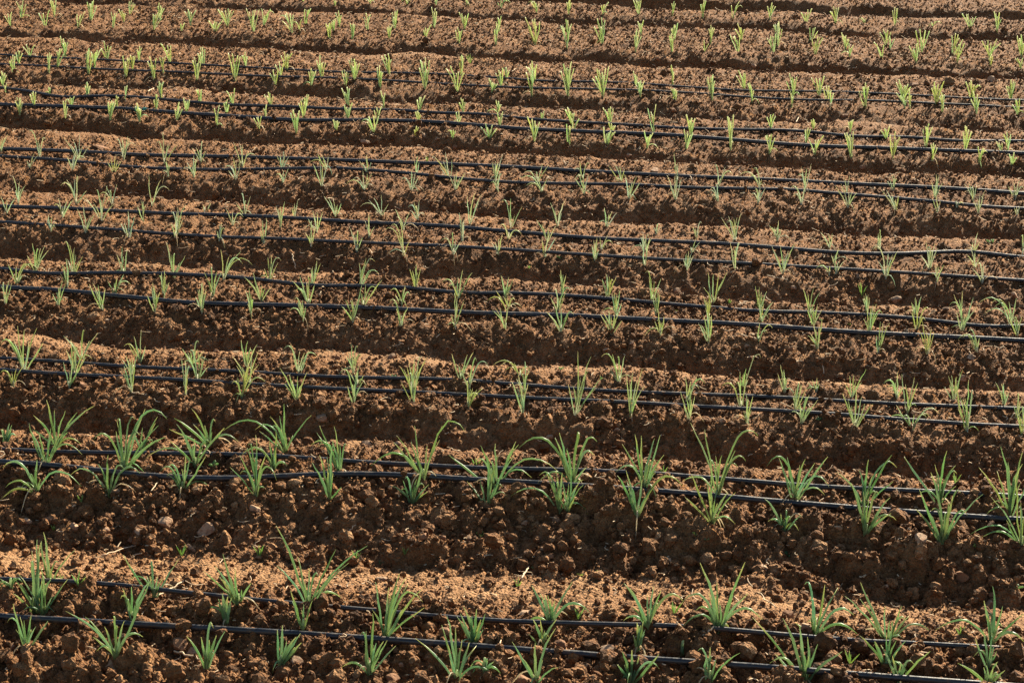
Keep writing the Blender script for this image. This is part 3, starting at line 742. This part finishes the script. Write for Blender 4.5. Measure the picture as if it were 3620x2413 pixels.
def leaf_mesh(P0, P2, arch, st, rscale=1.0, yellow=0.0, dead=False, cut=False):
    d = P2 - P0
    L = np.linalg.norm(d)
    side = math.hypot(d[0], d[1])
    if arch:
        P1 = P0 + np.array([d[0] * 0.42, d[1] * 0.42, max(d[2], 0) * 1.15 + 0.46 * side + 0.008])
    else:
        f1 = rng.uniform(0.28, 0.55)
        P1 = P0 + np.array([d[0] * f1, d[1] * f1, d[2] * 0.60]) + rng.normal(0, 0.035 * L, 3) * np.array([1, 1, 0.4])
    n = 9 if arch else 7
    t = np.linspace(0, 1, n)[:, None]
    P = (1 - t) ** 2 * P0 + 2 * t * (1 - t) * P1 + t * t * P2
    P[1:-1] += rng.normal(0, 0.006 * L, (n - 2, 3))
    t = t[:, 0]
    r = st['r'] * rscale
    if cut:
        R = r * (0.9 + 0.15 * t)
    else:
        R = r * (0.92 + 0.22 * np.sin(t * math.pi)) * np.clip((1.02 - t) * 3.0, 0.14, 1) ** 0.8
    sides = 6
    V, Fq = tube(P, R, sides, 0.85)
    foot, blade, tip = map(np.array, (st['foot'], st['blade'], st['tip']))
    blade = blade * rng.uniform(0.75, 1.25) * np.array([rng.uniform(0.85, 1.2), 1, rng.uniform(0.75, 1.3)])
    blade = blade * (1 - yellow) + np.array([0.45, 0.42, 0.09]) * yellow
    if dead:
        foot = blade = tip = np.array([0.52, 0.42, 0.27]) * rng.uniform(0.7, 1.25)
    tt = np.concatenate([np.repeat(t, sides), [1.0, 0.0]])[:, None]
    a = np.clip(1 - tt / 0.22, 0, 1)
    e = np.clip((tt - rng.uniform(0.7, 0.88)) / 0.14, 0, 1) * (1.0 if rng.random() < 0.65 else 0.25)
    c = blade * (1 - a) + foot * a
    c = c * (1 - e) + tip * e
    return V, Fq, c


def row_of(b, P):
    if b == 'J':
        return 'only'
    if b == 'I':
        mid = on_level(1810, 82 * K)[1] + np.interp(P[1], sh_y, sh_k) * P[0]
        return 'back' if P[1] > mid else 'front'
    if P[1] > hoseline(b, 0, P[0]):
        return 'back'
    return 'middle' if P[1] > hoseline(b, 1, P[0]) else 'front'


plants = []
for b, s in PLANTS.items():
    for seg in s.split('|'):
        c, l = seg.split(':')
        c = int(c)
        for q in l.split():
            bx, by, H, wl, wr, n = map(float, q.split(','))
            n = int(n) + (1 if b in 'EF' and n > 3 else 0)
            tips = []
            order = rng.permutation(n)
            top = rng.integers(n)
            for k in range(n):
                f = (k + rng.uniform(0.1, 0.9)) / n
                x = wl + (wr - wl) * f
                if k == 0: x = wl
                if k == n - 1 and n > 1: x = wr
                h = H * rng.uniform(0.42 if b in 'CDEF' else 0.6, 0.97)
                if k == top: h = H
                if abs(x) > 0.75 * H: h = H * rng.uniform(0.3, 0.75)
                arch = abs(x) > 0.8 * h or (b in 'CDEF' and rng.random() < 0.10)
                tips.append((bx + x, by - h, arch))
            plants.append(dict(bed=b, cell=c, base=(bx, by), tips=tips, H=H, W=max(wr - wl, 1)))
for b, s in TIPS.items():
    for line in s.split('\n'):
        c, bs, tl = line.split(':')
        bx, by = map(float, bs.split(','))
        tips = []
        for q in tl.split():
            a = q.endswith('a')
            x, y = map(float, q.rstrip('a').split(','))
            tips.append((x, y, a))
        H = by - min(t[1] for t in tips)
        W = max(t[0] for t in tips) - min(t[0] for t in tips)
        plants.append(dict(bed=b, cell=int(c), base=(bx, by), tips=tips, H=H, W=W))

for p in plants:
    u, v_ = px(p['cell'], *p['base'])
    P = on_level(u, v_, 0.0)
    p['uv'] = (u, v_)
    P = ground_hit(u, v_) if 0 < 1 else P
    if abs(P[2]) > 0.05:
        P = on_level(u, v_, -0.01)
    p['P'] = P
    p['row'] = row_of(p['bed'], P)
rows = {}
for p in plants:
    rows.setdefault((p['bed'], p['row']), []).append(p)
med = {b: np.median([p['H'] for p in plants if p['bed'] == b]) for b in ORDER}
for (b, rw), lst in rows.items():
    lst.sort(key=lambda p: p['uv'][0])
    for i, p in enumerate(lst):
        p['ord'] = i
for p in plants:
    b = p['bed']
    sty = BED_STYLE[b]
    st = STYLE[sty]
    P = p['P']
    dist = np.linalg.norm(P - np.array([0, 0, CAM_H]))
    m_px = dist / FPX * SC_                     # metres per survey-cell pixel at the plant
    trim = sty == 'trim'
    root = bpy.data.objects.new('onion_seedling' if trim else 'onion_plant', None)
    root.empty_display_size = 0.03
    COL.objects.link(root)
    root.location = P
    size = 'tall' if p['H'] > 1.2 * med[b] else ('short' if p['H'] < 0.75 * med[b] else '')
    form = 'spreading' if p['W'] > 0.95 * p['H'] else ('upright' if p['W'] < 0.45 * p['H'] else '')
    kind = 'trimmed onion seedling' if trim else ('thin onion plant' if sty != 'lush' else 'leafy onion plant')
    place = {'only': 'in the row on', 'back': 'in back row of', 'middle': 'in middle row of', 'front': 'in front row of'}[p['row']]
    nm = ' '.join(w for w in (size, form, kind) if w)
    od = 'leftmost' if p['ord'] == 0 else ORD[p['ord']] + ' from left'
    lab = f"{nm}, {od} {place} {BED[b]}"
    tag(root, lab, 'onion', f"onions in the {p['row'] if p['row'] != 'only' else 'single'} row of the {BED[b]}")
    rs = rng.uniform(0.85, 1.15)
    yel = (0.5 if sty != 'lush' else 0.22) if rng.random() < 0.07 else rng.uniform(0, 0.10)
    spread = st['r'] * 0.9
    for (tx, ty, arch) in p['tips']:
        dyp = rng.normal(0, 0.22) * p['H'] * m_px * (0.6 if trim else 1.0)
        ut, vt = px(p['cell'], tx, ty)
        T = on_plane(ut, vt, P[1] + dyp)
        lo = terrain(np.array([T[0]]), np.array([T[1]]), False)[0][0] + 0.004
        T[2] = max(T[2], lo)
        B0 = np.array([rng.normal(0, spread), rng.normal(0, spread), -0.008])
        V_, F_, C_ = leaf_mesh(B0, T - P, arch, st, rs * rng.uniform(0.8, 1.2), yel if rng.random() < .78 else rng.uniform(0.1, 0.45),
                               False, trim and not arch)
        add('leaf', mesh_np('leaf', V_, F_, M_LEAF, True, None, C_), root)
    if sty == 'lush':                           # short inner leaves
        for k in range(rng.integers(3, 6)):
            hh = p['H'] * m_px * rng.uniform(0.35, 0.85)
            q = np.array([rng.normal(0, .38) * hh, rng.normal(0, .3) * hh, hh])
            V_, F_, C_ = leaf_mesh(np.array([rng.normal(0, spread), rng.normal(0, spread), -0.008]), q, rng.random() < 0.2, st, 0.8 * rs, yel)
            add('leaf', mesh_np('leaf', V_, F_, M_LEAF, True, None, C_), root)
    # withered outer leaves lying at the foot
    for k in range(rng.integers(0, 3) if sty != 'trim' else rng.integers(0, 2)):
        a = rng.uniform(0, 2 * math.pi)
        ln_ = rng.uniform(0.018, 0.05) * (1.2 if sty == 'lush' else 1)
        q = np.array([math.cos(a) * ln_, math.sin(a) * ln_, 0])
        q[2] = terrain(np.array([P[0] + q[0]]), np.array([P[1] + q[1]]), False)[0][0] - P[2] + 0.003
        V_, F_, C_ = leaf_mesh(np.array([0, 0, 0.004]), q, True, st, 0.6, 0, rng.random() < 0.65)
        add('leaf', mesh_np('leaf', V_, F_, M_LEAF, True, None, C_), root)['label'] = 'withered leaf lying on the soil'
    if not trim:                                # pale shank just above the soil
        hh = 0.016 * (1.3 if sty == 'lush' else 1.0)
        r0 = st['r'] * (1.5 if sty == 'lush' else 1.25)
        PS = np.array([[0, 0, -0.01], [0, 0, 0.0], [0.0005, 0, hh * .6], [0.001, 0, hh]])
        V_, F_ = tube(PS, [r0 * 1.15, r0 * 1.2, r0, r0 * .7], 8)
        cc = np.array([st['foot']]) * np.ones((len(V_), 1))
        add('stem', mesh_np('stem', V_, F_, M_LEAF, True, None, cc), root)

# ------------------------------------------------------------------ stones and big lumps
V_I2, F_I2 = ico(3)


def rock_mesh(kind, w):
    Nn = V_I2.copy()
    V = Nn.copy()
    if kind == 'l':                             # knobbly lump of earth
        for f, a in ((1.6, .26), (3.6, .16), (7.5, .10)):
            o = rng.random(3) * 50
            V *= 1 + a * (vnoise(Nn[:, 0] * f + o[0] + Nn[:, 2] * f * .7, Nn[:, 1] * f + o[1] + Nn[:, 2] * f, 1) * 2)[:, None]
        sc = np.array([1, rng.uniform(.75, 1), rng.uniform(.6, .8)])
    else:                                       # worn stone cut by a few planes
        for k in range(11):
            n = rng.normal(size=3)
            n /= np.linalg.norm(n)
            c = rng.uniform(0.45, 0.82)
            dd = V @ n - c
            V -= np.where(dd > 0, dd * 0.95, 0)[:, None] * n
        o = rng.random(3) * 50
        V *= 1 + 0.05 * (vnoise(Nn[:, 0] * 5 + o[0], Nn[:, 1] * 5 + Nn[:, 2] * 4 + o[1], 2) * 2)[:, None]
        sc = np.array([1, rng.uniform(.65, .95), 0.33 if kind == 'f' else rng.uniform(.6, .9)])
    V = (V - V.mean(0)) * sc * w * 0.92 / (V[:, 0].max() - V[:, 0].min())
    return V, F_I2


stones = []
for seg in STONES.split('|'):
    c, l = seg.split(':')
    for q in l.split():
        x, y, w = q[:-1].split(',')
        u, v_ = px(int(c), float(x), float(y) + float(w) * 0.18)
        stones.append(dict(uv=(u, v_), kind=q[-1], P=ground_hit(u, v_), w=float(w)))


def zone_of(P):
    yr = float(row_y(P[0], P[1]))
    for b in ORDER:
        if yr <= Yf[b] - 0.005 and yr > Yf[b] - 0.12:
            return ('slope', b)
    for b in ORDER:
        if yr > Yf[b] - 0.12 and (b == 'J' or yr <= Yf[ORDER[ORDER.index(b) + 1]] - 0.12):
            return ('top', b)
    return ('top', 'H')


groups = {}
for s in stones:
    s['zone'] = zone_of(s['P'])
    groups.setdefault((s['zone'], s['kind'] == 'l'), []).append(s)
NAMES = {0: 'tan', 1: 'greyish', 2: 'rusty brown'}
for (zn, lump), lst in groups.items():
    lst.sort(key=lambda s: s['uv'][0])
    for i, s in enumerate(lst):
        P = s['P']
        dist = np.linalg.norm(P - np.array([0, 0, CAM_H]))
        w = s['w'] * SC_ * dist / FPX
        V, Fq = rock_mesh(s['kind'], w)
        mi = 2 if s['w'] > 150 else int(rng.integers(0, 3))
        nm = 'soil_lump' if lump else 'stone'
        if lump:
            me = mesh_np(nm, V, Fq, M_CLOD, True, {'tone': np.full(len(V), rng.uniform(-.25, .25))})
            word = 'knobbly brown soil lump'
        else:
            me = mesh_np(nm, V, Fq, M_STONE[mi], False)
            word = ('flat ' if s['kind'] == 'f' else ('large ' if s['w'] > 95 else ('small ' if s['w'] < 50 else ''))) + NAMES[mi] + ' stone'
        o = add(nm, me, None, (P[0], P[1], P[2] + w * ((-0.05 if s['w'] > 150 else 0.02) if s['kind'] == 'f' else 0.08)))
        o.rotation_euler = (rng.uniform(-.3, .3), rng.uniform(-.3, .3), rng.uniform(-.5, .5))
        od = 'leftmost' if i == 0 else ORD[i] + ' from left'
        where = ('on' if zn[0] == 'top' else 'below') + ' the ' + BED[zn[1]]
        tag(o, f"{word}, {od} of those {where}", 'soil lump' if lump else 'stone',
            f"{'soil lumps' if lump else 'stones'} {where}")

# ------------------------------------------------------------------ small weeds
weeds = []
for seg in WEEDS.split('|'):
    c, l = seg.split(':')
    for q in l.split():
        x, y, h = map(float, q[:-1].split(','))
        u, v_ = px(int(c), x, y)
        weeds.append(dict(uv=(u, v_), kind=q[-1], P=ground_hit(u, v_), h=h))
wg = {}
for w in weeds:
    w['zone'] = zone_of(w['P'])
    wg.setdefault((w['zone'], w['kind']), []).append(w)
WST = {'g': dict(r=0.0011, foot=(.3, .36, .14), blade=(.20, .34, .08), tip=(.4, .38, .14)),
       'r': dict(r=0.0025, foot=(.15, .24, .08), blade=(.11, .20, .07), tip=(.2, .38, .09)),
       'y': dict(r=0.0025, foot=(.25, .32, .08), blade=(.26, .31, .07), tip=(.45, .45, .06))}
for (zn, kd), lst in wg.items():
    lst.sort(key=lambda s: s['uv'][0])
    for i, w in enumerate(lst):
        P = w['P']
        h = w['h'] * (0.75 if kd != 'g' else 1.0) * SC_ * np.linalg.norm(P - np.array([0, 0, CAM_H])) / FPX
        root = bpy.data.objects.new('weed', None)
        root.empty_display_size = 0.02
        COL.objects.link(root)
        root.location = P
        nl = 4 if kd == 'g' else 6
        for k in range(nl):
            a = 2 * math.pi * k / nl + rng.uniform(-.5, .5)
            ext_ = h * (rng.uniform(.2, .6) if kd == 'g' else rng.uniform(.45, .75))
            T = np.array([math.cos(a) * ext_, math.sin(a) * ext_, h * (rng.uniform(.6, 1) if kd == 'g' else rng.uniform(.25, .7))])
            if kd == 'g':
                V_, F_, C_ = leaf_mesh(np.array([0, 0, -.004]), T, False, WST[kd])
            else:                               # small oval leaf on a short stalk
                n = 7
                t = np.linspace(0, 1, n)
                Pp = np.array([0, 0, -.003]) + t[:, None] * T + np.stack([t * 0, t * 0, np.sin(t * math.pi) * h * .15], -1)
                R = h * 0.16 * np.clip(np.sin(np.clip((t - .25) / .75, 0, 1) * math.pi), .08, 1)
                V_, F_ = tube(Pp, R, 6, 0.18)
                C_ = np.array([WST[kd]['blade']]) * rng.uniform(.8, 1.2) * np.ones((len(V_), 1))
            add('leaf', mesh_np('leaf', V_, F_, M_LEAF, True, None, C_), root)
        word = {'g': 'thin grassy weed sprout', 'r': 'small green leafy weed', 'y': 'tiny yellow-green weed'}[kd]
        od = 'leftmost' if i == 0 else ORD[i] + ' from left'
        where = ('on' if zn[0] == 'top' else 'below') + ' the ' + BED[zn[1]]
        tag(root, f"{word}, {od} of those {where}", 'weed', f"weeds {where}")

# ------------------------------------------------------------------ straw
straws = []
for seg in STRAW.split('|'):
    c, l = seg.split(':')
    v4 = l.split()
    for q in v4:
        x0, y0, x1, y1 = map(float, q.split(','))
        A, B = ground_hit(*px(int(c), x0, y0)), ground_hit(*px(int(c), x1, y1))
        straws.append(dict(A=A, B=B, uv=px(int(c), x0, y0), zone=zone_of(A)))
sg = {}
for s in straws:
    sg.setdefault(s['zone'], []).append(s)
for zn, lst in sg.items():
    lst.sort(key=lambda s: s['uv'][0])
    for i, s in enumerate(lst):
        t = np.linspace(0, 1, 9)[:, None]
        P = s['A'] * (1 - t) + s['B'] * t
        hz = terrain(P[:, 0], P[:, 1], False)[0]
        line = P[:, 2] + 0.004
        line += max(0, (hz - line).max() * 0.8)
        P[:, 2] = line
        P[1:-1] += rng.normal(0, 0.0012, (7, 3))
        c0 = P[0].copy()
        r = 0.0013 + 0.0006 * rng.random()
        V_, F_ = tube(P - c0, np.full(9, r) * np.linspace(1, .7, 9), 6)
        o = add('straw_stalk', mesh_np('straw_stalk', V_, F_, M_STRAW), None, c0)
        od = 'leftmost' if i == 0 else ORD[i] + ' from left'
        where = ('on' if zn[0] == 'top' else 'below') + ' the ' + BED[zn[1]]
        tag(o, f"pale dry straw stalk, {od} of those {where}", 'straw', f"straw stalks {where}")

# chaff and rootlets, beyond counting
Vs, Fs, off = [], [], 0
Xp, Yp, z, r = scatter_points(9000, 2.7, 10.4)
for x, y, zz in zip(Xp, Yp, z):
    a = rng.uniform(0, 2 * math.pi)
    L = 0.006 * (5 ** rng.random()) * rng.uniform(.6, 1.3)
    t = np.linspace(-.5, .5, 4)
    bend = rng.normal(0, .35) * L
    P = np.stack([x + math.cos(a) * t * L - math.sin(a) * bend * (t * t * 4 - .5), y + math.sin(a) * t * L + math.cos(a) * bend * (t * t * 4 - .5),
                  zz + 0.004 + rng.normal(0, .4) * t * L * .6 + abs(rng.normal(0, .002)) + 0 * t], -1)
    V_, F_ = tube(P, np.full(4, rng.uniform(.0005, .0013)), 4, .6, False)
    Vs.append(V_)
    Fs.append(F_ + off)
    off += len(V_)
o = add('straw_litter', mesh_np('straw_litter', np.vstack(Vs), np.vstack(Fs), M_STRAW))
tag(o, 'fine pale chaff and rootlets scattered over the soil', None, None, 'stuff')
